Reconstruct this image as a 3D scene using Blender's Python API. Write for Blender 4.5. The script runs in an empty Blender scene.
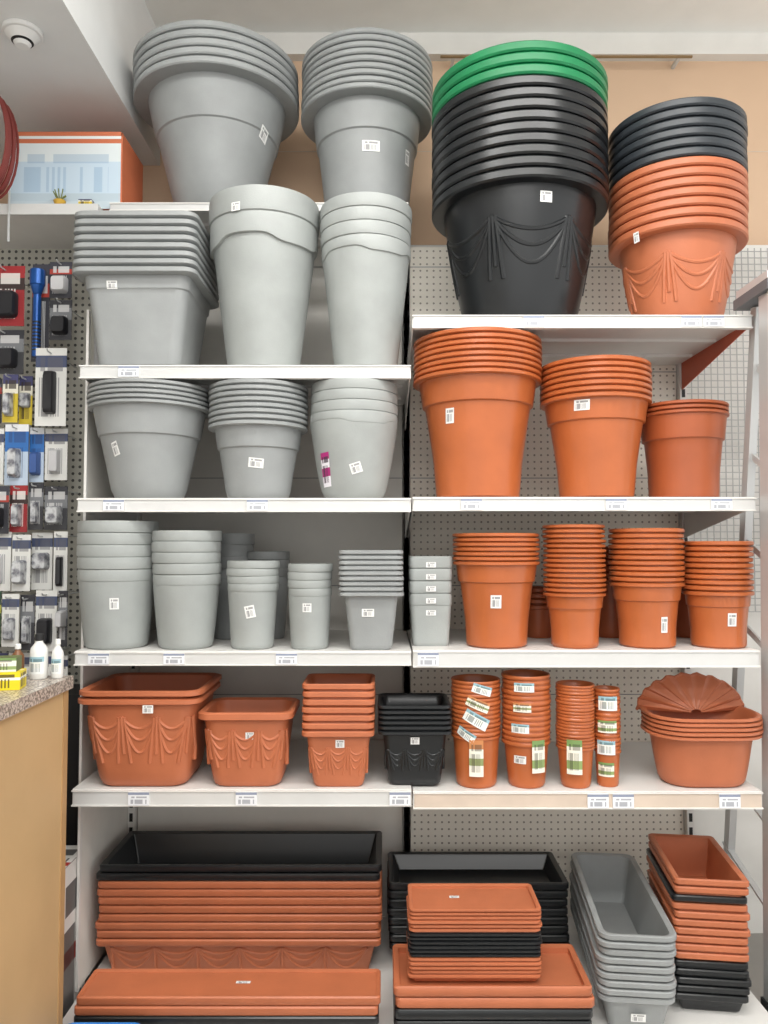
import bpy, math, random
from mathutils import Vector
random.seed(7)
FP=768.0; PITCH=math.radians(2.5); CH=1.45
C=math.cos(PITCH); S=math.sin(PITCH)
# ---- survey helpers: convert measured sight-lines at a known distance to metres ----
def Zp(v,y):
    t=(512-v)/FP
    return y*(t*C+S)/(C-t*S)
def Z(v,y): return CH+Zp(v,y)
def X(u,v,y): return (u-384)/FP*(y*C+Zp(v,y)*S)
def M(px,z,y): return px/FP*(y*C+(z-CH)*S)

def lin(c):
    r=[]
    for a in c:
        a/=255.0
        r.append(a/12.92 if a<=.04045 else ((a+.055)/1.055)**2.4)
    return (r[0],r[1],r[2],1)

def newmat(name):
    m=bpy.data.materials.new(name); m.use_nodes=True
    nt=m.node_tree; b=nt.nodes['Principled BSDF']
    return m,nt,b
def mat(name,col,rough=.5,metal=0,var=.08,scale=9,bump=0,spec=.5,col2=None,fac_lo=.4,fac_hi=.6):
    m,nt,b=newmat(name)
    tc=nt.nodes.new('ShaderNodeTexCoord')
    n=nt.nodes.new('ShaderNodeTexNoise'); n.inputs['Scale'].default_value=scale; n.inputs['Detail'].default_value=5
    nt.links.new(tc.outputs['Object'],n.inputs['Vector'])
    r=nt.nodes.new('ShaderNodeValToRGB')
    l=lin(col)
    a=tuple(x*(1-var) for x in l[:3])+(1,); c2=tuple(min(1,x*(1+var)) for x in l[:3])+(1,)
    if col2: c2=lin(col2); a=l
    r.color_ramp.elements[0].color=a; r.color_ramp.elements[1].color=c2
    r.color_ramp.elements[0].position=fac_lo if col2 else .3; r.color_ramp.elements[1].position=fac_hi if col2 else .7
    nt.links.new(n.outputs['Fac'],r.inputs['Fac']); nt.links.new(r.outputs['Color'],b.inputs['Base Color'])
    b.inputs['Roughness'].default_value=rough; b.inputs['Metallic'].default_value=metal
    b.inputs['Specular IOR Level'].default_value=spec
    if bump:
        bp=nt.nodes.new('ShaderNodeBump'); bp.inputs['Strength'].default_value=bump; bp.inputs['Distance'].default_value=.002
        n2=nt.nodes.new('ShaderNodeTexNoise'); n2.inputs['Scale'].default_value=250
        nt.links.new(tc.outputs['Object'],n2.inputs['Vector'])
        nt.links.new(n2.outputs['Fac'],bp.inputs['Height']); nt.links.new(bp.outputs['Normal'],b.inputs['Normal'])
    return m
def math_n(nt,op,a,b_=None):
    n=nt.nodes.new('ShaderNodeMath'); n.operation=op
    for i,x in enumerate((a,b_)):
        if x is None: continue
        if isinstance(x,(int,float)): n.inputs[i].default_value=x
        else: nt.links.new(x,n.inputs[i])
    return n.outputs[0]
def label_mat(name,base,ink,bands=(),bars=(.12,.62),nb=26,text=(.7,.88),ik=.85):
    """printed label: colour bands by height, a barcode area and a text line"""
    m,nt,b=newmat(name)
    uv=nt.nodes.new('ShaderNodeUVMap'); uv.uv_map='UVMap'
    sp=nt.nodes.new('ShaderNodeSeparateXYZ'); nt.links.new(uv.outputs[0],sp.inputs[0])
    u,v=sp.outputs[0],sp.outputs[1]
    r=nt.nodes.new('ShaderNodeValToRGB'); r.color_ramp.interpolation='CONSTANT'
    r.color_ramp.elements[0].color=lin(base); r.color_ramp.elements[0].position=0
    r.color_ramp.elements[1].color=lin(base); r.color_ramp.elements[1].position=.999
    for p,c in bands:
        e=r.color_ramp.elements.new(p); e.color=lin(c)
    nt.links.new(v,r.inputs['Fac'])
    def stripes(k,thr,lo,hi,coord):
        w=nt.nodes.new('ShaderNodeTexWhiteNoise'); w.noise_dimensions='1D'
        nt.links.new(math_n(nt,'FLOOR',math_n(nt,'MULTIPLY',coord,k)),w.inputs['W'])
        s=math_n(nt,'GREATER_THAN',w.outputs['Value'],thr)
        s=math_n(nt,'MULTIPLY',s,math_n(nt,'GREATER_THAN',v,lo)); s=math_n(nt,'MULTIPLY',s,math_n(nt,'LESS_THAN',v,hi))
        s=math_n(nt,'MULTIPLY',s,math_n(nt,'GREATER_THAN',u,.12)); s=math_n(nt,'MULTIPLY',s,math_n(nt,'LESS_THAN',u,.88))
        return s
    k=stripes(nb,.5,bars[0],bars[1],u)
    k=math_n(nt,'MAXIMUM',k,stripes(13,.35,text[0],text[1],u))
    mx=nt.nodes.new('ShaderNodeMix'); mx.data_type='RGBA'
    nt.links.new(math_n(nt,'MULTIPLY',k,ik),mx.inputs[0]); nt.links.new(r.outputs['Color'],mx.inputs[6]); mx.inputs[7].default_value=lin(ink)
    nt.links.new(mx.outputs[2],b.inputs['Base Color']); b.inputs['Roughness'].default_value=.45
    return m
def peg_mat(name,col,hole,pitch=.025,rad=.0045):
    m,nt,b=newmat(name)
    g=nt.nodes.new('ShaderNodeTexCoord'); sp=nt.nodes.new('ShaderNodeSeparateXYZ'); nt.links.new(g.outputs['Object'],sp.inputs[0])
    def fr(o): return math_n(nt,'SUBTRACT',math_n(nt,'FRACT',math_n(nt,'DIVIDE',math_n(nt,'ADD',o,10),pitch)),.5)
    a=fr(sp.outputs[0]); c=fr(sp.outputs[2])
    d=math_n(nt,'SQRT',math_n(nt,'ADD',math_n(nt,'MULTIPLY',a,a),math_n(nt,'MULTIPLY',c,c)))
    k=math_n(nt,'LESS_THAN',d,rad/pitch)
    mx=nt.nodes.new('ShaderNodeMix'); mx.data_type='RGBA'
    nt.links.new(k,mx.inputs[0]); mx.inputs[6].default_value=lin(col); mx.inputs[7].default_value=lin(hole)
    nt.links.new(mx.outputs[2],b.inputs['Base Color']); b.inputs['Roughness'].default_value=.5
    return m

GREY=mat('plastic_grey',(146,149,149),.46,bump=.15)
GREY2=mat('plastic_grey_light',(156,160,158),.46,bump=.15)
TERR=mat('plastic_terracotta',(184,107,72),.44,bump=.15)
TERB=mat('plastic_terracotta_brown',(180,98,54),.28,bump=.1)
TERD=mat('plastic_terracotta_dark',(162,84,48),.38)
BLK=mat('plastic_black',(28,30,32),.28)
ANT=mat('plastic_anthracite',(50,55,60),.4)
GRN=mat('plastic_green',(20,122,74),.4)
WHITE=mat('shelf_enamel',(222,220,216),.35,var=.03)
RAIL=mat('price_rail',(205,205,203),.3,var=.03)
PANEL=mat('back_panel',(224,221,214),.5,var=.04)
POST=mat('upright_steel',(150,150,150),.4,metal=.3)
DARK=mat('dark_slot',(22,22,24),.6)
STICK=label_mat('sticker',(230,230,228),(80,80,84),ik=.65)
TICK=label_mat('shelf_ticket',(228,230,234),(80,84,100),bands=((.8,(140,148,168)),),bars=(.12,.45),nb=16,text=(.56,.68),ik=.55)
PINK=label_mat('promo_tag',(235,232,238),(60,40,60),bands=((.3,(176,40,120)),(.55,(235,232,238)),(.8,(176,40,120))))
PL1=label_mat('seed_label',(232,228,214),(60,50,40),bands=((.3,(140,150,100)),(.5,(225,225,210)),(.75,(196,130,80))),ik=.6)
PL2=label_mat('seed_label_blue',(228,230,228),(60,80,80),bands=((.35,(232,232,224)),(.7,(150,186,196))),ik=.6)
PL3=label_mat('seed_label_green',(230,228,214),(60,60,50),bands=((.15,(140,160,100)),(.4,(232,228,214)),(.8,(120,150,90))),ik=.6)
PEGW=peg_mat('perforated_panel',(236,230,218),(150,142,132),rad=.0038)
PEGG=peg_mat('perforated_grey',(178,176,166),(70,70,68),.025,.0055)
ALU=mat('aluminium',(204,206,206),.4,metal=.25,var=.04)
WOOD=mat('counter_wood',(192,160,116),.5,var=.07,scale=4)

class MB:
    def __init__(s): s.v=[];s.f=[];s.m=[];s.uv=[];s.mats=[]
    def mi(s,m):
        if m not in s.mats: s.mats.append(m)
        return s.mats.index(m)
    def add(s,vs,fs,m,uvs=None):
        o=len(s.v); s.v+=[tuple(p) for p in vs]
        for i,f in enumerate(fs):
            s.f.append([o+j for j in f]); s.m.append(s.mi(m)); s.uv.append(uvs[i] if uvs else None)
    def box(s,x0,x1,y0,y1,z0,z1,m,front=None):
        vs=[(x0,y0,z0),(x1,y0,z0),(x1,y1,z0),(x0,y1,z0),(x0,y0,z1),(x1,y0,z1),(x1,y1,z1),(x0,y1,z1)]
        q=[(0,0),(1,0),(1,1),(0,1)]
        s.add(vs,[(3,2,1,0),(4,5,6,7),(1,2,6,5),(2,3,7,6),(3,0,4,7)],m,[q]*5)
        s.add(vs,[(0,1,5,4)],front or m,[q])
    def loft(s,rings,ms,cap0=True,cap1=True):
        o=len(s.v); n=len(rings[0])
        for r in rings: s.v+=[tuple(p) for p in r]
        for i in range(len(rings)-1):
            k=s.mi(ms[i])
            for j in range(n):
                a=o+i*n+j; b=o+i*n+(j+1)%n
                s.f.append([a,b,b+n,a+n]); s.m.append(k); s.uv.append(None)
        if cap0: s.f.append([o+j for j in range(n)][::-1]); s.m.append(s.mi(ms[0])); s.uv.append(None)
        if cap1: s.f.append([o+(len(rings)-1)*n+j for j in range(n)]); s.m.append(s.mi(ms[-1])); s.uv.append(None)
    def tube(s,pts,r,m,k=6,closed=False):
        pts=[Vector(p) for p in pts]; rings=[]
        for i,p in enumerate(pts):
            a=pts[max(0,i-1)]; b=pts[min(len(pts)-1,i+1)]
            if closed: a=pts[i-1]; b=pts[(i+1)%len(pts)]
            t=(b-a).normalized()
            up=Vector((0,1,0)) if abs(t.y)<.9 else Vector((0,0,1))
            n1=t.cross(up).normalized(); n2=n1.cross(t)
            rings.append([p+n1*r*math.cos(q*2*math.pi/k)+n2*r*math.sin(q*2*math.pi/k) for q in range(k)])
        if closed: rings.append(rings[0])
        s.loft(rings,[m]*(len(rings)-1),not closed,not closed)
    def cyl(s,c,r0,r1,z0,z1,m,k=24,bev=.002):
        def R(r,z): return [(c[0]+r*math.cos(2*math.pi*i/k),c[1]+r*math.sin(2*math.pi*i/k),z) for i in range(k)]
        s.loft([R(r0-bev,z0),R(r0,z0+bev),R(r1,z1-bev),R(r1-bev,z1)],[m]*3)
    def build(s,name,loc=(0,0,0),rz=0,parent=None,angle=38,rot=None):
        me=bpy.data.meshes.new(name); me.from_pydata(s.v,[],s.f)
        for m in s.mats: me.materials.append(m)
        me.polygons.foreach_set('material_index',s.m)
        me.polygons.foreach_set('use_smooth',[True]*len(s.f))
        ul=me.uv_layers.new(name='UVMap')
        for p,uv in zip(me.polygons,s.uv):
            if uv:
                for li,t in zip(p.loop_indices,uv): ul.data[li].uv=t
        me.update(); me.set_sharp_from_angle(angle=math.radians(angle))
        o=bpy.data.objects.new(name,me); bpy.context.scene.collection.objects.link(o)
        o.location=loc; o.rotation_euler=rot or (0,0,rz)
        if parent: o.parent=parent
        return o
def empty(name,loc=(0,0,0)):
    o=bpy.data.objects.new(name,None); bpy.context.scene.collection.objects.link(o); o.location=loc; o.empty_display_size=.1
    return o
def rrect(hx,hy,cr,k=5):
    cr=min(cr,hx-.0005,hy-.0005); p=[]
    for c,(sx,sy) in enumerate(((1,1),(-1,1),(-1,-1),(1,-1))):
        for j in range(k+1):
            a=math.pi/2*(c+j/k); p.append((sx*(hx-cr)+cr*math.cos(a),sy*(hy-cr)+cr*math.sin(a)))
    # fix winding: corner centres follow the angle sector
    q=[]
    for c,(sx,sy) in enumerate(((1,1),(-1,1),(-1,-1),(1,-1))):
        for j in range(k+1):
            a=math.pi/2*(c+j/k); q.append((sx*(hx-cr)+cr*math.cos(a),sy*(hy-cr)+cr*math.sin(a)))
    return q
def circ(r,k):
    return [(r*math.cos(2*math.pi*i/k),r*math.sin(2*math.pi*i/k)) for i in range(k)]

# ------------------------------------------------ plant pot stacks
def pot(name,m,uc,sh,wb,wt,wl,vl,vt,n,wl0=None,my=.015,rect=False,ratio=1.0,cr=.02,yaw=0,lipf=.78,mats=None,
        collar=None,wave=0,wph=0,wn=3,lean=0,labels=(),swag=None,inner=None,y=None,bow=1.0,g=.012,seg=64,waveall=False,extra=None,jit=.0016):
    z0,yF=sh
    hxl=M(wl/2,z0+.1,yF+.1)
    def frontref(y,h): return y-h if rect else y
    yy=y if y else yF+.2
    for _ in range(4):
        ly0=hxl*ratio
        bx=M(wb/2,z0,frontref(yy,ly0*.9)); zl=Z(vl,yy-ly0)
        tx=M(wt/2,zl,frontref(yy,ly0*.95)); 
        top_y=yy-ly0
        zt=Z(vt,top_y)
        if zt<CH: zt=Z(vt,yy+ly0*.96)
        hxl=M(wl/2,zt,frontref(yy,ly0))
        ly=hxl*ratio; by=max(.01,ly-(hxl-bx))
        if not y: yy=yF+my+by
    lx=hxl
    lx0=M(wl0/2,zl,frontref(yy,ly)) if wl0 else lx
    xc=X(uc,(vl+vt)/2 if not rect else vt,frontref(yy,ly))
    H=zl-z0; T=zt-z0; pitch=(T-H)/n; a=pitch*lipf
    prof=[]
    mats=mats or [m]*n
    prof.append((bx*.93,0.0,m,0)); prof.append((bx,.006,m,0))
    NB=10
    col_t=collar[0] if collar else 2
    done=False
    for i in range(1,NB+1):
        t=i/NB
        hx=bx+(tx-bx)*(t**bow)
        if collar and t>=col_t:
            if not done:
                hp=bx+(tx-bx)*(col_t**bow)
                prof.append((hp-collar[1],H*col_t-.004,m,0)); prof.append((hp,H*col_t,m,0)); done=True
                if t>col_t+1e-4: prof.append((hx,H*t,m,1 if i==NB else 0))
                continue
        if collar and t<col_t: hx-=collar[1]*min(1,t*3)
        prof.append((hx,H*t,m,1 if i==NB else 0))
    nb=len(prof)
    sh_=[(0,0)]*nb
    for i in range(n):
        zi=H+i*pitch; L=lx0+(lx-lx0)*((i+1)/n); mm=mats[i]
        j=(random.uniform(-jit,jit)+lean*(i+1)/n, random.uniform(-jit,jit))
        w=1 if (i==0 or waveall) else 0
        wn_=1 if waveall and i<n-1 else 0
        for hx,z,ww in ((L-g,zi,w),(L-.3*g,zi+.02*a,w),(L,zi+.2*a,w),(L,zi+.82*a,wn_),(L-.3*g,zi+a,wn_),(L-g,zi+a*.98,wn_)):
            prof.append((hx,z,mm,ww)); sh_.append(j)
    outer=list(prof)
    L=lx; mm=mats[-1]; j=sh_[-1]
    prof.pop(); sh_.pop(); outer.pop()
    depth=inner if inner else max(.02,H*.97)
    ztop=prof[-1][1]
    nin=6
    prof.append((L-.45*g-.002,ztop-.001,mm,0)); sh_.append(j)
    tb=L-max(g,.006)
    for i in range(nin):
        t=i/(nin-1)
        if inner: hx=tb-.01*t
        else: hx=tb+(bx-.004-tb)*t
        prof.append((hx,ztop-.006-(depth-.006)*t,mm,0)); sh_.append(j)
    def wf(th): return wave*(math.tanh(2.6*math.sin(wn*th+wph)))
    rings=[]
    for (hx,z,mm,w),(sx,sy) in zip(prof,sh_):
        hy=max(.004,ly-(lx-hx))
        pts=circ(hx,seg) if not rect else rrect(hx,hy,cr)
        rings.append([(px+sx,py+sy,z+(w*wf(math.atan2(py,px)) if wave and w else 0)) for px,py in pts])
    mb=MB(); mb.loft(rings,[prof[i+1][2] for i in range(len(prof)-1)])
    def env(z):
        b=None
        for (h1,z1,_,_),(h2,z2,_,_) in zip(outer,outer[1:]):
            if z1-1e-6<=z<=z2+1e-6 and z2>z1:
                h=h1+(h2-h1)*(z-z1)/(z2-z1); b=h if b is None else max(b,h)
        return b if b is not None else (outer[-1][0] if z>H else bx)
    def surf(s,z,off,fix=None):
        h=fix if fix else env(z)
        if rect:
            hy=ly-(lx-h); c=min(cr,h-.001,hy-.001); e=abs(s)-(h-c)
            if e>0: return (s,-(hy-c)-math.sqrt(max(0,c*c-min(e,c)**2))-off,z)
            return (s,-hy-off,z)
        ph=s/h; return ((h+off)*math.sin(ph),-(h+off)*math.cos(ph),z)
    for lb in labels:
        u,v,w,h=lb[:4]; lm=lb[4] if len(lb)>4 else STICK; ang=lb[5] if len(lb)>5 else 0
        if lm is STICK: w*=.88; h*=.88
        hh=tx
        for _ in range(4):
            if rect: yf=yy-(ly-(lx-hh)); dx=X(u,v,yf)-xc
            else:
                dx=max(-hh*.9,min(hh*.9,X(u,v,yy-hh*.8)-xc)); yf=yy-math.sqrt(hh*hh-dx*dx); dx=max(-hh*.9,min(hh*.9,X(u,v,yf)-xc))
            zc=Z(v,yf)-z0; hh=env(zc)
        s0=dx if rect else hh*math.asin(dx/hh)
        wm=M(w,z0+zc,yf); hm=M(h,z0+zc,yf)
        fix=None
        if zc+hm/2>H-.002: fix=max([o[0] for o in outer if zc-hm/2-.02<=o[1]<=zc+hm/2+.02] or [lx])
        N=8; vs=[];fs=[];uvs=[]
        for r in range(4):
            for c in range(N+1):
                a1=(c/N-.5)*wm; b1=(r/3-.5)*hm
                vs.append(surf(s0+a1*math.cos(ang)-b1*math.sin(ang),zc+a1*math.sin(ang)+b1*math.cos(ang),.0016,fix))
        for r in range(3):
            for c in range(N):
                q=r*(N+1)+c; fs.append((q,q+1,q+N+2,q+N+1))
                uvs.append([(c/N,r/3),((c+1)/N,r/3),((c+1)/N,(r+1)/3),(c/N,(r+1)/3)])
        mb.add(vs,fs,lm,uvs)
    if swag:   # moulded drapery relief, mostly sunk into the wall of the pot
        zt1,zt2,r=swag
        A=H*zt1; B=H*zt2; sk=-.5*r
        def arc(s0,s1,za,dip,rr):
            mb.tube([surf((s0+(s1-s0)*i/16)*env(za-dip*4*(i/16)*(1-i/16))/tx,za-dip*4*(i/16)*(1-i/16),sk) for i in range(17)],rr,m,k=8)
        if rect: spans=[(-.9*tx,-.32*tx),(-.32*tx,.32*tx),(.32*tx,.9*tx)]
        else:
            w_=tx*math.pi*2/6; spans=[((i-2.0)*w_-w_*.5,(i-2.0)*w_+w_*.5) for i in range(5)]
        for s0,s1 in spans:
            for d in (.25,.5,.78): arc(s0,s1,A,(A-B)*d,r)
        for s0 in [q[0] for q in spans]+[spans[-1][1]]:
            for o in (-1,0,1):
                pts=[]
                for i in range(7):
                    z=A-(A-B)*(1.0 if o else .8)*i/6; pts.append(surf((s0+o*r*(1.2+.35*i))*env(z)/tx,z,sk))
                mb.tube(pts,r*1.1,m,k=8)
    if extra: extra(mb,dict(lx=lx,ly=ly,T=T,H=H,bx=bx,xc=xc,yy=yy))
    return mb.build(name,(xc,yy,z0+.0006),yaw)

# ------------------------------------------------ shelving
F=2.29; YB=2.86; FT=2.52
XL,XM,XR=-.917,.083,1.112
L1=(Z(203,FT),FT); L2=(Z(365,F),F); L3=(Z(498,F),F); L4=(Z(651,F),F); L5=(Z(789,F),F)
R1=(Z(315,F),F); R3=(Z(497,F),F); R4=(Z(650,F),F); R5=(Z(791,F),F)
BASE=(.10,2.06)
def shelf(parent,x0,x1,sh,name,ticks=(),lip=.042,lipm=None,br=None):
    z,yf=sh; mb=MB(); x0+=.002;x1-=.002
    mb.box(x0,x1,yf+.012,YB-.002,z-.018,z,WHITE)
    mb.box(x0,x1,yf,yf+.012,z-lip,z,WHITE)
    mb.box(x0+.004,x1-.004,yf-.006,yf,z-lip+.003,z-.006,lipm or RAIL)
    mb.box(x0,x1,yf-.009,yf,z-.006,z-.002,WHITE); mb.box(x0,x1,yf-.009,yf,z-lip,z-lip+.004,WHITE)
    for q in (.35,.7):
        yy=yf+(YB-yf)*q; mb.box(x0+.02,x1-.02,yy,yy+.02,z-.028,z-.018,WHITE)
    for xx,mm in ((x0+.001,WHITE),(x1-.004,br or WHITE)):
        vs=[(xx,yf+.03,z-.018),(xx,YB-.01,z-.018),(xx,YB-.01,z-.12),(xx,yf+.03,z-.035)]
        vs+=[(a+.003,b,c) for a,b,c in vs]
        mb.add(vs,[(0,1,2,3),(7,6,5,4),(0,3,7,4),(2,1,5,6),(3,2,6,7)],mm)
    for u in ticks:
        xc=X(u,545-(z-CH)/yf*768,yf)
        w=.031; mb.box(xc-w,xc+w,yf-.0115,yf-.0062,z-lip+.004,z-.006,WHITE,front=TICK)
    return mb.build(name,parent=parent)
def unit(x0,x1,shelves,perf,ztop):
    e=empty('gondola_shelving_unit')
    for i,(sh,t,kw) in enumerate(shelves): shelf(e,x0,x1,sh,'shelf_%d'%(i+1),t,**kw)
    mb=MB(); mb.box(x0+.015,x1-.015,YB,YB+.012,.1,ztop,perf)
    zz=.5
    while zz<ztop:
        mb.box(x0+.015,x1-.015,YB-.0015,YB,zz,zz+.003,POST); zz+=.4
    mb.build('back_panel',parent=e)
    mb=MB(); mb.box(x0,x1,BASE[1]+.02,YB,.0,.085,DARK); mb.box(x0,x1,BASE[1],YB,.085,.0995,WHITE); mb.box(x0,x1,BASE[1],BASE[1]+.02,0.0,.085,WHITE)
    mb.build('base_deck',parent=e)
    mb=MB()
    for xx in (x0-.012,x1-.012):
        mb.box(xx,xx+.024,YB-.03,YB+.03,0,ztop+.004,WHITE)
        z=.15
        while z<ztop-.05:
            mb.box(xx+.006,xx+.018,YB-.0312,YB-.03,z,z+.03,DARK); z+=.05
    mb.build('upright_posts',parent=e)
    return e
ZT=Z(247,YB)
uL=unit(XL,XM-.0003,[(L1,(),dict(lip=.03)),(L2,(130,),{}),(L3,(115,258),{}),(L4,(100,175,287),{}),(L5,(140,247,400),dict(lip=.048))],PANEL,ZT)
ORG=mat('orange_bracket',(190,90,60),.5)
BEI=mat('beige_rail',(205,188,172),.5)
uR=unit(XM+.0003,XR,[(R1,(533,690,712),dict(br=ORG)),(R3,(471,615,720),{}),(R4,(428,),dict(lip=.05)),(R5,(597,622,728),dict(lip=.05,lipm=BEI))],PEGW,ZT)
mb=MB(); mb.box(XL-.016,XL-.012,2.40,YB,.1,Z(380,F),PANEL); mb.box(XL-.018,XL-.010,2.385,2.40,.1,Z(300,F),WHITE)
mb.build('end_panel',parent=uL)

# ------------------------------------------------ the pots
G='grey_plant_pot_stack'; TN='terracotta_plant_pot_stack'
pot(G,GREY,219,L1,72,134,161,62,17,5,bow=.75,collar=(.68,.006),labels=[(264,137,12,14,STICK,-.4)],lean=-.003,my=.02)
pot(G,GREY,367,L1,80,106,130,87,25,9,bow=.8,collar=(.72,.006),labels=[(371,146,20,12),(407,158,8,16)],lean=.002,my=.02)
pot('black_plant_pot_stack',BLK,518,R1,105,150,172,176,38,12,bow=.8,g=.016,lipf=.88,mats=[BLK]*9+[GRN]*3,swag=(.78,.3,.008),labels=[(546,197,14,12)],lean=.0)
pot(TN,TERR,675,R1,78,110,130,224,94,13,bow=.8,g=.014,lipf=.84,mats=[TERR]*7+[ANT]*6,swag=(.78,.22,.007),lean=.003,my=.05,labels=[(626,244,7,12,STICK,.1)])
pot('grey_square_planter_stack',GREY,133,L2,84,108,125,272,208,8,rect=True,ratio=1.0,cr=.035,bow=.85,collar=(.86,.004),labels=[(112,285,12,9)],g=.016)
pot('tall_grey_planter_stack',GREY2,265,L2,70,100,109,234,183,2,wl0=104,lipf=.96,g=.005,wave=.012,wph=.6,wn=3,labels=[(236,207,11,10)])
pot('tall_grey_planter_stack',GREY2,366,L2,62,86,92,246,191,4,wl0=88,lipf=.95,g=.005,wave=.008,wph=1.6,wn=3)
pot(TN,TERB,477,R3,82,116,127,372,325,8,bow=1,collar=(.8,.008),labels=[(450,416,11,17)])
pot(TN,TERB,595,R3,72,100,108,396,353,7,collar=(.8,.007),labels=[(582,405,18,12)])
pot(TN,TERD,682,R3,66,82,86,412,398,3,collar=(.72,.006),my=.05)
pot(G,GREY,151,L3,66,108,119,402,377,5,bow=.75,collar=(.7,.006),labels=[(116,449,9,16,STICK,.3)])
pot(G,GREY,259,L3,60,86,98,424,377,8,bow=.75,collar=(.72,.005),labels=[(256,463,17,11,STICK,-.1)])
pot(G,GREY2,354,L3,58,87,86,420,377,4,wl0=88,lipf=.94,bow=.7,g=.004,wave=.006,wph=2.0,wn=3,labels=[(326,470,12,34,PINK,.08),(356,468,13,12,STICK,.3)])
# row 4 grey
pot(G,GREY2,118,L4,60,73,77,582,520,5,wl0=74,lipf=.95,g=.004,bow=.8,labels=[(114,604,10,13)])
pot(G,GREY2,187,L4,52,65,68,586,530,5,wl0=66,lipf=.95,g=.004,bow=.8)
pot(G,GREY2,253,L4,42,49,52,592,560,4,wl0=50,lipf=.95,g=.003,labels=[(250,612,11,14,STICK,.2)],seg=48)
pot(G,GREY2,310,L4,37,43,45,597,563,4,wl0=43,lipf=.95,g=.003,labels=[(307,608,10,10)],seg=48)
pot(G,GREY,232,L4,34,42,44,580,533,4,wl0=42,lipf=.95,g=.003,my=.27,seg=32)
pot(G,GREY,268,L4,34,42,44,585,551,4,wl0=42,lipf=.95,g=.003,my=.27,seg=32)
pot('grey_square_pot_stack',GREY,371,L4,42,54,65,597,549,9,rect=True,cr=.02,labels=[(368,613,14,9)],g=.01)
pot('grey_square_pot_stack',GREY2,431,L4,36,41,43,606,555,4,wl0=42,rect=True,cr=.015,lipf=.93,g=.004,y=2.43,
    labels=[(431,565,11,6),(431,577,11,6),(431,589,11,6),(431,601,11,6),(431,613,11,6)])
# row 4 terracotta
pot(TN,TERB,496,R4,60,80,86,566,532,7,collar=(.8,.006),labels=[(496,602,12,15)])
pot(TN,TERB,574,R4,46,56,61,598,523,15,collar=(.78,.004),lipf=.7)
pot(TN,TERB,646,R4,54,66,72,588,527,11,collar=(.78,.005),labels=[(664,625,8,18,STICK,0)])
pot(TN,TERB,717,R4,52,61,67,597,540,10,collar=(.8,.004),labels=[(732,620,10,15)])
pot(TN,TERD,538,R4,28,36,40,610,585,4,my=.28,seg=32)
pot(TN,TERD,611,R4,36,46,50,585,545,6,my=.28,seg=32)
pot(TN,TERD,690,R4,36,46,50,590,565,4,my=.28,seg=32)
# row 5
pot('terracotta_square_planter_stack',TERR,137,L5,88,113,126,706,671,2,rect=True,ratio=.92,cr=.045,bow=.7,g=.022,swag=(.85,.3,.0065),labels=[(150,708,12,9)],jit=.004)
pot('terracotta_square_planter',TERR,244,L5,68,86,97,722,695,1,rect=True,ratio=.85,cr=.04,bow=.75,g=.02,swag=(.85,.3,.006),labels=[(250,736,10,8)])
pot('terracotta_square_planter_stack',TERR,338,L5,50,64,73,738,672,7,rect=True,ratio=.9,cr=.02,bow=.85,g=.012,labels=[(340,744,10,9)],swag=(.78,.25,.004))
pot('black_square_planter_stack',BLK,415,L5,52,64,74,736,692,6,rect=True,ratio=.9,cr=.02,bow=.85,g=.012,labels=[(415,741,10,8)],swag=(.7,.3,.004),my=.03)
pot(TN,TERB,476,R5,40,46,49,742,673,14,lipf=.72,g=.004,seg=40,labels=[(476,758,14,36,PL1),(476,720,26,12,PL2,-.5),(478,705,24,10,PL1,-.4),(466,735,20,9,PL2,-.5),(482,690,20,9,PL2,-.3)])
pot(TN,TERB,526,R5,36,44,48,748,668,14,lipf=.72,g=.004,seg=40,labels=[(538,756,14,32,PL3),(520,729,18,9,PL2),(524,688,20,9,PL2),(522,708,18,9,PL1),(520,760,14,9,STICK)])
pot(TN,TERB,575,R5,29,35,38,752,679,20,lipf=.65,g=.003,seg=40,labels=[(574,757,15,34,PL3)])
pot(TN,TERB,607,R5,21,24,26,755,684,16,lipf=.65,g=.003,seg=40,labels=[(608,704,19,14,PL2),(607,727,19,12,PL3),(606,748,18,14,PL2),(606,770,16,14,PL3)],my=.03)
def fan(mb,i):
    r0=i['lx']*.98; zc=i['T']-.016; yb=i['ly']*.6
    N=42
    def P(a,r,off): return (r*math.cos(a),yb+off+.006*math.cos(a*22)*r/r0,zc+.66*r*math.sin(a)*(1+.03*math.cos(a*22)))
    fr=[[P(math.pi*k/N,r0*q,-.05*(1-q)) for k in range(N+1)] for q in (.1,.4,.7,.95,1.0)]
    bk=[[(p[0],p[1]+.006,p[2]) for p in r] for r in fr]
    for A,flip in ((fr,0),(bk,1)):
        vs=[p for r in A for p in r]; fs=[]
        for q in range(4):
            for k in range(N):
                a=q*(N+1)+k; f=(a,a+N+1,a+N+2,a+1); fs.append(f if not flip else f[::-1])
        mb.add(vs,fs,TERR)
    mb.tube([(p[0],p[1]+.003,p[2]) for p in fr[-1]],.005,TERR)
pot('terracotta_wall_basket_stack',TERR,717,R5,84,104,117,742,702,5,rect=True,ratio=.72,cr=.10,bow=.7,g=.012,extra=fan,my=.02)

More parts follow.
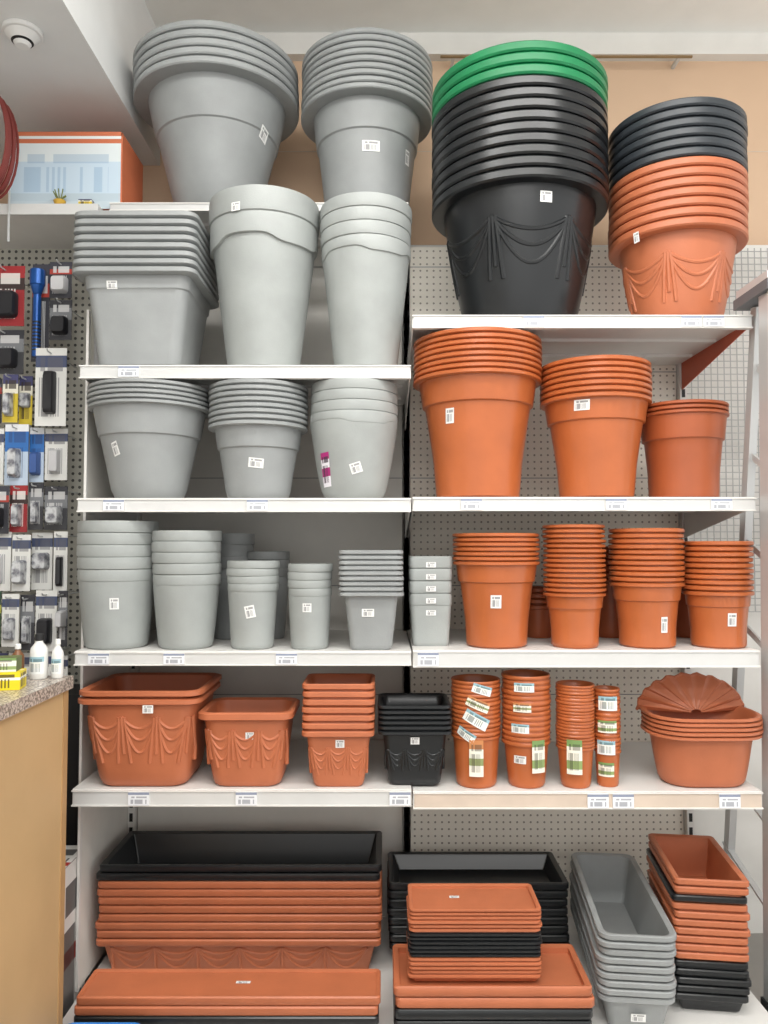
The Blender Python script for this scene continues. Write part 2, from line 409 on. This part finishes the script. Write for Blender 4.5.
# ------------------------------------------------ troughs on the base
def trough(name,xc,yc,hx,hy,z0,zl,zt,n,mats,body,taper=.03,g=.014,inner=None,yaw=0,cr=.02,lipf=.78,labels=(),ribs=0,dep=None,jx=None):
    H=zl-z0;T=zt-z0;pitch=(T-H)/n;a=pitch*lipf
    P=[(taper+.006,0,body),(taper,.006,body),(g+.001,H,body)]
    sh=[(0,0)]*3
    jj=.004 if pitch>.01 else .0015
    for i in range(n):
        z=H+i*pitch; j=(random.uniform(-1,1)*(jx or jj),random.uniform(-jj/2,jj/2)); w=random.uniform(0,.002)
        for d,zz in ((g,z),(.003+w,z+.02*a),(w,z+.2*a),(w,z+.85*a),(.003+w,z+a),(g,z+a*.98)):
            P.append((d,zz,mats[i])); sh.append(j)
    P.pop();sh.pop(); zt_=P[-1][1]; j=sh[-1]; mm=mats[-1]
    dp=inner or dep or H*.95
    for d,zz in ((.006,zt_),(g+.004,zt_-.004),((g+.004 if inner else taper+.008),zt_-dp)): P.append((d,zz,mm)); sh.append(j)
    rings=[[(px+s[0],py+s[1],z) for px,py in rrect(hx-d,hy-d,max(.006,cr-d*.5))] for (d,z,_),s in zip(P,sh)]
    mb=MB(); mb.loft(rings,[P[i+1][2] for i in range(len(P)-1)])
    for k in range(ribs):
        w=hx*1.8/ribs; s0=-hx*.9+k*w
        def yf(z): return -(hy-taper+(taper-g)*z/H)+.002
        for d in (.25,.5,.78):
            mb.tube([(s0+w*i/12,yf(H*.88-H*d*4*(i/12)*(1-i/12)),H*.88-H*d*.9*4*(i/12)*(1-i/12)) for i in range(13)],.005,body,k=8)
        mb.tube([(s0,yf(H*.9-H*.8*i/4),H*.9-H*.8*i/4) for i in range(5)],.006,body,k=8)
    q=[(0,0),(1,0),(1,1),(0,1)]
    for (lx_,lz,w,h,top) in labels:
        if top: vs=[(lx_-w,-h+top,zt_-dp+.0012),(lx_+w,-h+top,zt_-dp+.0012),(lx_+w,h+top,zt_-dp+.0012),(lx_-w,h+top,zt_-dp+.0012)]
        else: vs=[(lx_-w,-hy+.014,lz-h),(lx_+w,-hy+.014,lz-h),(lx_+w,-hy+.008,lz+h),(lx_-w,-hy+.008,lz+h)]
        mb.add(vs,[(0,1,2,3)],STICK,[q])
    return mb.build(name,(xc,yc,z0+.0006),yaw)
B=.10
trough('long_trough_stack',-.455,2.60,.446,.15,B,.20,.452,10,[TERR]*8+[BLK]*2,TERR,ribs=6,taper=.04,g=.018,lipf=.85,cr=.014,jx=.007)
trough('terracotta_trough_tray',-.423,2.19,.412,.072,B,.160,.238,3,[BLK,TERR,TERR],BLK,inner=.006,taper=.022,g=.010,labels=[(.03,0,.02,.006,.01)],lipf=.93,cr=.012)
trough('black_trough_stack',.305,2.65,.292,.13,B,.15,.37,8,[BLK]*8,BLK,taper=.03,cr=.014)
trough('terracotta_trough_stack',.297,2.24,.27,.115,B,.14,.264,4,[BLK,BLK,TERR,TERR],BLK,inner=.02,lipf=.88,taper=.02,cr=.014)
trough('small_terracotta_trough_stack',.252,2.245,.184,.084,.245,.262,.452,17,[TERR]*5+[BLK]*6+[TERR]*6,TERR,inner=.01,taper=.012,g=.009,lipf=.72,cr=.014,labels=[(-.05,0,.014,.007,.01)])
trough('grey_trough_stack',.728,2.45,.108,.29,B,.19,.380,9,[GREY]*9,GREY,yaw=-.10,taper=.035,cr=.035,dep=.15,labels=[(0,.05,.02,.012,0)])
trough('terracotta_trough_stack',.966,2.44,.106,.18,B,.14,.488,15,[BLK]*5+[TERR]*7+[BLK]+[TERR]*2,BLK,yaw=-.12,taper=.025,cr=.014,dep=.12)

# ------------------------------------------------ room shell
WALLT=mat('wall_tan_board',(210,179,150),.7,var=.05,scale=1.5)
WALLW=mat('wall_paint',(226,224,219),.7,var=.03)
CEIL=mat('ceiling_paint',(240,240,236),.8,var=.02)
SOF=mat('soffit_paint',(228,229,228),.8,var=.02)
FLR=mat('floor_vinyl',(150,146,140),.4,var=.12,scale=3)
ZC=Z(40,3.0)
def room(name,x0,x1,y0,y1,z0,z1,m):
    mb=MB(); mb.box(x0,x1,y0,y1,z0,z1,m); return mb.build(name)
room('floor',-2.6,2.6,-2.5,3.0,-.05,0,FLR)
room('ceiling',-2.6,2.6,-2.5,3.0,ZC,ZC+.05,CEIL)
mb=MB(); mb.box(-2.6,2.6,3.0,3.06,0,ZC+.05,WALLT)
for xx in (-.1,1.9): mb.box(xx,xx+.002,2.9985,3.0,ZT,ZC-.02,BEI)
mb.box(-2.6,2.6,2.999,3.0,Z(152,3),Z(152,3)+.003,BEI)
mb.build('wall_back')
room('wall_left',-2.66,-2.6,-2.5,3.06,0,ZC+.05,WALLW)
xs=-.893; zs=CH+.893/.59
room('trim_1',xs+.002,2.6,2.955,3.0,Z(54,2.955),ZC,WALLW)
room('ceiling_soffit',-2.6,xs,-2.5,2.999,zs,ZC-.0005,SOF)
room('back_wall_panel',XL,1.9,2.94,2.955,.0,Z(245,2.94),WALLW)
mb=MB(); xa,xb=X(440,58,2.95),X(690,58,2.95); zz=Z(60,2.95)
mb.tube([(xa,2.93,zz),(xb,2.93,zz)],.006,mat('brass_rod',(150,125,90),.4,metal=.5)); 
for q in (xa+.05,(xa+xb)/2,xb-.05): mb.box(q-.006,q+.006,2.93,2.999,zz-.006,zz+.006,ALU)
mb.build('curtain_rod')
mb=MB(); WH2=mat('detector_white',(232,232,230),.4,var=.02)
mb.cyl((0,0),.056,.056,-.014,0,WH2,32); mb.cyl((0,0),.033,.048,-.034,-.014,WH2,32); mb.cyl((0,0),.027,.031,-.037,-.034,DARK,24,.0005); mb.cyl((0,0),.02,.025,-.048,-.037,WH2,24)
ys=(zs-CH)/((545.5-16)/768); mb.build('smoke_detector',(X(23,16,ys),ys,zs-.0003))
# wire grid screen standing on the right
mb=MB()
xg0,xg1=1.145,1.9; zg0,zg1=1.2,Z(248,2.9)
GRW=mat('grid_wire',(170,170,168),.4)
k=xg0
while k<=xg1: mb.box(k,k+.003,2.900,2.903,zg0,zg1,GRW); k+=.025
k=zg0
while k<=zg1: mb.box(xg0,xg1,2.897,2.90,k,k+.003,GRW); k+=.025
for xx in (xg0,xg1):
    mb.box(xx-.006,xx+.006,2.897,2.915,0.0005,zg1+.005,WHITE)
mb.build('wire_grid_screen')

# ------------------------------------------------ step ladder on the right
mb=MB()
def bar(p,q,w,d,m):
    p=Vector(p);q=Vector(q);t=(q-p).normalized(); s1=Vector((0,1,0)); s1=(s1-t*s1.dot(t)).normalized() if abs(t.y)<.95 else Vector((1,0,0)); s2=t.cross(s1)
    rs=[]
    for c in (p,q): rs.append([c+s2*w*a+s1*d*b for a,b in ((-1,-1),(1,-1),(1,1),(-1,1))])
    mb.loft(rs,[m]); 
bx0,tx0=1.20,1.108
ZTL=2.17
bar((bx0,2.42,0.02),(tx0,2.17,ZTL),.022,.028,ALU); bar((bx0-.019,2.39,0.02),(tx0-.019,2.14,ZTL),.004,.006,WHITE)
bar((1.66,2.42,0.02),(1.56,2.17,ZTL),.022,.028,ALU)
bar((bx0+.03,2.84,0.02),(tx0+.02,2.29,ZTL),.012,.018,ALU)
bar((1.66,2.84,0.02),(1.56,2.29,ZTL),.012,.018,ALU)
for i in range(7):
    z=.28+i*.27; t=z/ZTL; y=2.42-.25*t; xl=bx0+(tx0-bx0)*t
    mb.box(xl+.01,1.62,y-.04,y+.04,z,z+.022,ALU)
    yr=2.84-.55*t
    bar((xl+.02,y,z+.01),(xl+.02,yr,z+.12),.004,.01,ALU)
mb.box(tx0-.035,1.6,2.12,2.33,ZTL,ZTL+.03,mat('ladder_cap',(100,104,108),.5)); mb.box(tx0-.03,tx0+.07,2.13,2.32,ZTL+.03,ZTL+.055,ALU)
for x in (bx0,1.66):
    for y in (2.42,2.84): mb.box(x-.03,x+.03,y-.035,y+.03,0.001,.05,DARK)
mb.build('step_ladder')

# ------------------------------------------------ counter at lower left
GRAN=mat('granite',(120,112,104),.25,scale=180,col2=(196,184,172))
cx=-.830; CTZ=1.075
mb=MB(); mb.box(-1.9,cx,.9,2.03,0,CTZ,WOOD)
mb.box(cx,cx+.002,.9,2.03,.02,.08,mat('plinth',(70,60,50),.6))
mb.box(cx-.001,cx+.003,2.005,2.032,0.0,CTZ,mat('edge_band',(176,140,96),.5))
mb.box(-1.9,cx+.010,.88,2.045,CTZ,CTZ+.032,GRAN)
mb.build('service_counter')
CT=CTZ+.0325
YEL=label_mat('yellow_pack',(226,205,30),(60,50,20),bands=((.55,(240,235,220)),(.7,(226,205,30))))
mb=MB(); mb.box(-.05,.05,-.03,.03,0,.042,YEL,front=YEL); mb.box(-.045,.04,-.025,.025,.0425,.075,mat('lime_pack',(90,100,50),.5),front=PL3)
mb.build('yellow_product_box',(-.92,1.86,CT),.2)
def bottle(x,y,h,r,m,cm):
    mb=MB(); pr=[(r*.9,0),(r,.005),(r,h*.6),(r*.92,h*.68),(r*.45,h*.8),(r*.42,h*.84)]
    mb.loft([[(a,b,z) for a,b in circ(q,24)] for q,z in pr],[m]*5)
    mb.cyl((0,0),r*.5,r*.46,h*.84,h,cm,20)
    vs=[(r*1.02*math.sin(t),-r*1.02*math.cos(t),z) for z in (h*.12,h*.5) for t in [(-1+i*.25) for i in range(9)]]
    mb.add(vs,[(i,i+1,i+10,i+9) for i in range(8)],PL2,[[(i/8,0),((i+1)/8,0),((i+1)/8,1),(i/8,1)] for i in range(8)])
    mb.build('white_bottle',(x,y,CT))
BW=mat('bottle_white',(222,222,218),.3,var=.02)
bottle(-.892,2.0,.115,.022,BW,DARK); bottle(-.848,2.01,.10,.015,BW,BW); bottle(-.942,1.99,.09,.016,mat('bottle_amber',(120,80,50),.3),BW)

# ------------------------------------------------ accessory display at left
e=empty('accessory_display_rack')
mb=MB(); mb.box(-1.9,-.945,2.80,2.82,0,Z(215,2.8),PEGG); mb.build('pegboard',parent=e)
mb=MB(); zt=Z(205,2.5); mb.box(-1.9,-.945,2.5,2.80,zt-.03,zt,WHITE); mb.box(-1.9,-.945,2.49,2.5,zt-.036,zt,RAIL); mb.build('top_shelf',parent=e)
mb=MB(); mb.box(-.955,-.945,2.55,2.8,1.0,zt-.03,DARK); mb.box(-.965,-.945,2.53,2.55,0,zt-.036,POST); mb.build('side_post',parent=e)
mb=MB(); mb.box(-1.9,-.97,2.56,2.80,.0,.30,WHITE);mb.box(-1.9,-.97,2.60,2.80,.30,.95,DARK); mb.build('lower_cabinet',parent=e)
def pack(name,u0,u1,v0,v1,cm,bm_=None,bub=None,y=2.62,th=.03):
    x0,x1=X(u0,v0,y),X(u1,v0,y); z1,z0=Z(v0,y),Z(v1,y)
    w=(x1-x0)/2;h=(z1-z0)/2
    mb=MB(); mb.box(-w,w,0,.003,-h,h,cm,front=cm)
    if bm_:
        a,b,c,d=bub or (-.7,.7,-.75,.15)
        rs=[]
        for s_,yy in ((1,0),(.96,-th*.7),(.8,-th)):
            cx_,cz=(a+b)/2*w,(c+d)/2*h; hx,hz=(b-a)/2*w*s_,(d-c)/2*h*s_
            rs.append([(cx_+px,yy,cz+pz) for px,pz in rrect(hx,hz,min(hx,hz)*.4,4)])
        mb.loft(rs,[bm_]*2)
    mb.tube([(0,.003,h*.86),(0,2.798-y,h*.86)],.0025,ALU)
    mb.tube([(0,.003,h*.86),(0,-.03,h*.86),(0,-.036,h*.93)],.0025,ALU)
    return mb.build(name,((x0+x1)/2,y,(z0+z1)/2))
W_=(222,222,218)
RED=label_mat('red_card',(150,40,44),(230,225,220),bands=((.6,(60,45,44)),(.8,(160,44,48))))
BLC=label_mat('black_card',(52,52,58),(210,210,210),bands=((.66,(170,60,50)),(.8,(60,60,70))))
BK2=label_mat('charcoal_card',(58,58,62),(200,200,200),bands=((.5,(120,122,126)),(.8,(48,48,54))))
WHC=label_mat('white_card',W_,(90,90,100),bands=((.75,(70,80,110)),(.9,W_)),ik=.6)
BLU=label_mat('blue_card',(190,206,224),(40,60,110),bands=((.55,(50,110,180)),(.88,(230,232,235))),ik=.6)
GRC=label_mat('green_card',(70,100,60),(220,220,210),bands=((.6,(190,200,80)),(.75,(50,80,60))))
YLC=label_mat('yellow_card',(214,190,60),(60,50,40),bands=((.6,(230,226,210)),(.8,(70,70,110))))
PUR=label_mat('purple_card',(150,130,180),(240,240,240),bands=((.6,(220,215,230)),(.8,(110,80,150))))
CLR=mat('blister_clear',(200,202,204),.1,var=.1,scale=40,col2=(110,110,118))
DK2=mat('device_black',(36,36,40),.3); LG=mat('device_grey',(196,196,198),.3); DBL=mat('device_blue',(60,90,150),.35); DRD=mat('device_red',(150,56,56),.35)
pack('headphone_pack',-14,25,266,326,RED,DK2); pack('charger_pack',-14,24,330,374,BK2,DK2)
mb=MB(); TB=mat('torch_blue',(30,80,150),.3,metal=.4); yt=2.6
xt=X(37,310,yt); z1=Z(270,yt); z0=Z(357,yt); hL=z1-z0
mb.cyl((0,0),.014,.013,0,hL*.72,TB,24); mb.cyl((0,0),.014,.023,hL*.72,hL*.82,TB,24,.001); mb.cyl((0,0),.025,.025,hL*.82,hL,TB,24); 
for i in range(9): mb.cyl((0,0),.0148,.0148,.02+i*.012,.026+i*.012,DK2,24,.001)
mb.box(-.03,.03,.027,.030,-.01,hL+.03,BLC); mb.tube([(0,.030,hL+.01),(0,.198,hL+.01)],.0025,ALU)
mb.build('blue_flashlight',(xt,yt,z0))
pack('battery_pack',50,72,262,298,BLC,LG);pack('battery_pack',50,72,300,340,BK2,DK2); pack('extension_lead_pack',36,67,348,426,WHC,DK2,(-.35,.35,-.7,.4),y=2.58)
names=['usb_cable_pack','phone_charger_pack','adaptor_pack','battery_pack','fuse_pack','earphone_pack']
cards=[BLU,WHC,RED,BK2,BLC,YLC,GRC,PUR,WHC,BLU]; blis=[CLR,LG,DK2,CLR,DBL,CLR,LG,DK2]
def fillrow(v0,v1,x0=-14,x1=69,y=2.62,cs=None):
    u=x0
    while u<x1-8:
        w=random.uniform(15,27); w=min(w,x1-u)
        if x1-u-w<9: w=x1-u
        dv=random.uniform(-4,1)
        pack(random.choice(names),u,u+w-1.2,v0+dv,v1+random.uniform(-4,3),random.choice(cs or cards),random.choice(blis),
             random.choice([(-.6,.6,-.75,.1),(-.4,.4,-.75,.2),(-.75,.75,-.3,.3)]),y=y+random.uniform(-.035,.03),th=random.uniform(.015,.04))
        u+=w
fillrow(378,424,-14,34,cs=[YLC,BLC,WHC])
fillrow(428,484,cs=[BLU,WHC,BLU,BK2]); fillrow(486,532,cs=[BK2,BLC,RED,WHC,BLU]); fillrow(535,592,cs=[PUR,WHC,WHC,BLU]); fillrow(594,650,cs=[GRC,BK2,YLC,GRC,WHC],y=2.58); fillrow(655,700,cs=[GRC,WHC,YLC])
# box on top shelf
ORC=mat('orange_carton',(200,112,76),.6)
TAB=label_mat('carton_print',(190,204,212),(120,158,190),bands=((.10,(180,196,206)),(.2,(190,208,222)),(.62,(214,222,224)),(.86,(200,112,76)),(.92,(226,230,230))),bars=(.22,.55),nb=40,text=(.6,.72),ik=.4)
zt+=.0005
mb=MB(); xa,xb=X(10,170,2.53),X(122,170,2.53); mb.box(0,xb-xa,0,.22,0,Z(133,2.53)-zt,ORC,front=TAB)
mb.box(.006,xb-xa-.006,.003,.22,Z(133,2.53)-zt,Z(133,2.53)-zt+.006,ORC)
mb.box(xb-xa-.004,xb-xa+.001,-.001,.001,0,Z(133,2.53)-zt,ORC); mb.box(0,xb-xa,-.001,.001,Z(136,2.53)-zt,Z(133,2.53)-zt,ORC); mb.build('orange_carton',(xa,2.53,zt))
mb=MB(); LF=mat('leaf_olive',(110,120,60),.5)
mb.cyl((0,0),.016,.02,0,.018,mat('pot_gold',(200,160,60),.4),20)
for i in range(9):
    a=i*.7; mb.tube([(0,0,.015),(.012*math.cos(a),.012*math.sin(a),.03),(.02*math.cos(a),.02*math.sin(a),.036+.002*i)],.002,LF)
mb.build('miniature_potted_plant',(X(60,200,2.51),2.508,zt))
mb=MB(); mb.box(-.022,.022,-.012,.012,0,.02,YLC,front=YLC); mb.build('small_yellow_box',(X(86,200,2.51),2.513,zt))
mb=MB(); CO=mat('cable_red_brown',(120,50,45),.5)
for i in range(14):
    mb.tube([(.07*math.cos(t*math.pi/12)+.003*math.sin(i),-.012+i*.005+.008*math.sin(i*2),.16*math.sin(t*math.pi/12)) for t in range(24)],.0045,CO,closed=True)
mb.tube([(0,-.02,.15),(0,.155,.15)],.004,ALU); mb.tube([(0,.153,.16),(0,.153,-.26)],.004,ALU)
yk=2.335; mb.build('coiled_cable',(X(-14,140,yk),yk,Z(140,yk)),parent=e)

BXW=label_mat('white_carton_print',(222,220,216),(30,30,32),bands=((.4,(170,50,40)),(.5,(222,220,216))),nb=6)
mb=MB(); mb.box(-.13,.13,0,.26,0,.50,BXW,front=BXW); mb.box(-.132,.0,.0,.26,.50,.503,BXW); mb.box(.002,.132,.0,.26,.50,.503,BXW); 
mb.build('white_cardboard_box',(-1.068,2.21,.0005),.0)
BLP=mat('plastic_blue',(30,110,185),.4)
mb=MB(); P=[(.02,0),(.004,.17),(0,.172),(0,.215),(.004,.218),(.008,.215),(.022,.012)]
mb.loft([[(a,b,z) for a,b in rrect(.10-d,.09-d,.02)] for d,z in P],[BLP]*6); mb.build('blue_plastic_basket',(-.722,1.955,.0005))

# ------------------------------------------------ lights
def area(name,loc,sx,sy,p,rot=(0,0,0),col=(1,.985,.96)):
    l=bpy.data.lights.new(name,'AREA'); l.shape='RECTANGLE'; l.size=sx; l.size_y=sy; l.energy=p; l.color=col
    o=bpy.data.objects.new(name,l); bpy.context.scene.collection.objects.link(o); o.location=loc; o.rotation_euler=rot
area('ceiling_tube_light',(.2,1.15,ZC-.06),2.2,.25,38)
area('ceiling_tube_light',(.2,-.4,ZC-.06),2.2,.25,56)
area('ceiling_tube_light',(.2,-1.9,ZC-.06),2.2,.25,60)
area('ceiling_fill_light',(.3,.5,ZC-.55),2.2,.25,36,rot=(math.pi,0,0))  # added fill aimed upward to brighten the ceiling, not an actual pendant fixture
w=bpy.data.worlds.new('shop_ambient'); bpy.context.scene.world=w; w.use_nodes=True
w.node_tree.nodes['Background'].inputs[0].default_value=(1,.99,.97,1); w.node_tree.nodes['Background'].inputs[1].default_value=1.35
# ------------------------------------------------ camera
cd=bpy.data.cameras.new('camera'); cam=bpy.data.objects.new('camera',cd); bpy.context.scene.collection.objects.link(cam)
cd.sensor_fit='VERTICAL'; cd.sensor_height=36; cd.lens=27; cam.location=(0,0,CH); cam.rotation_euler=(math.pi/2+PITCH,0,0); cd.clip_start=.05
bpy.context.scene.camera=cam
bpy.context.scene.view_settings.view_transform='Standard'
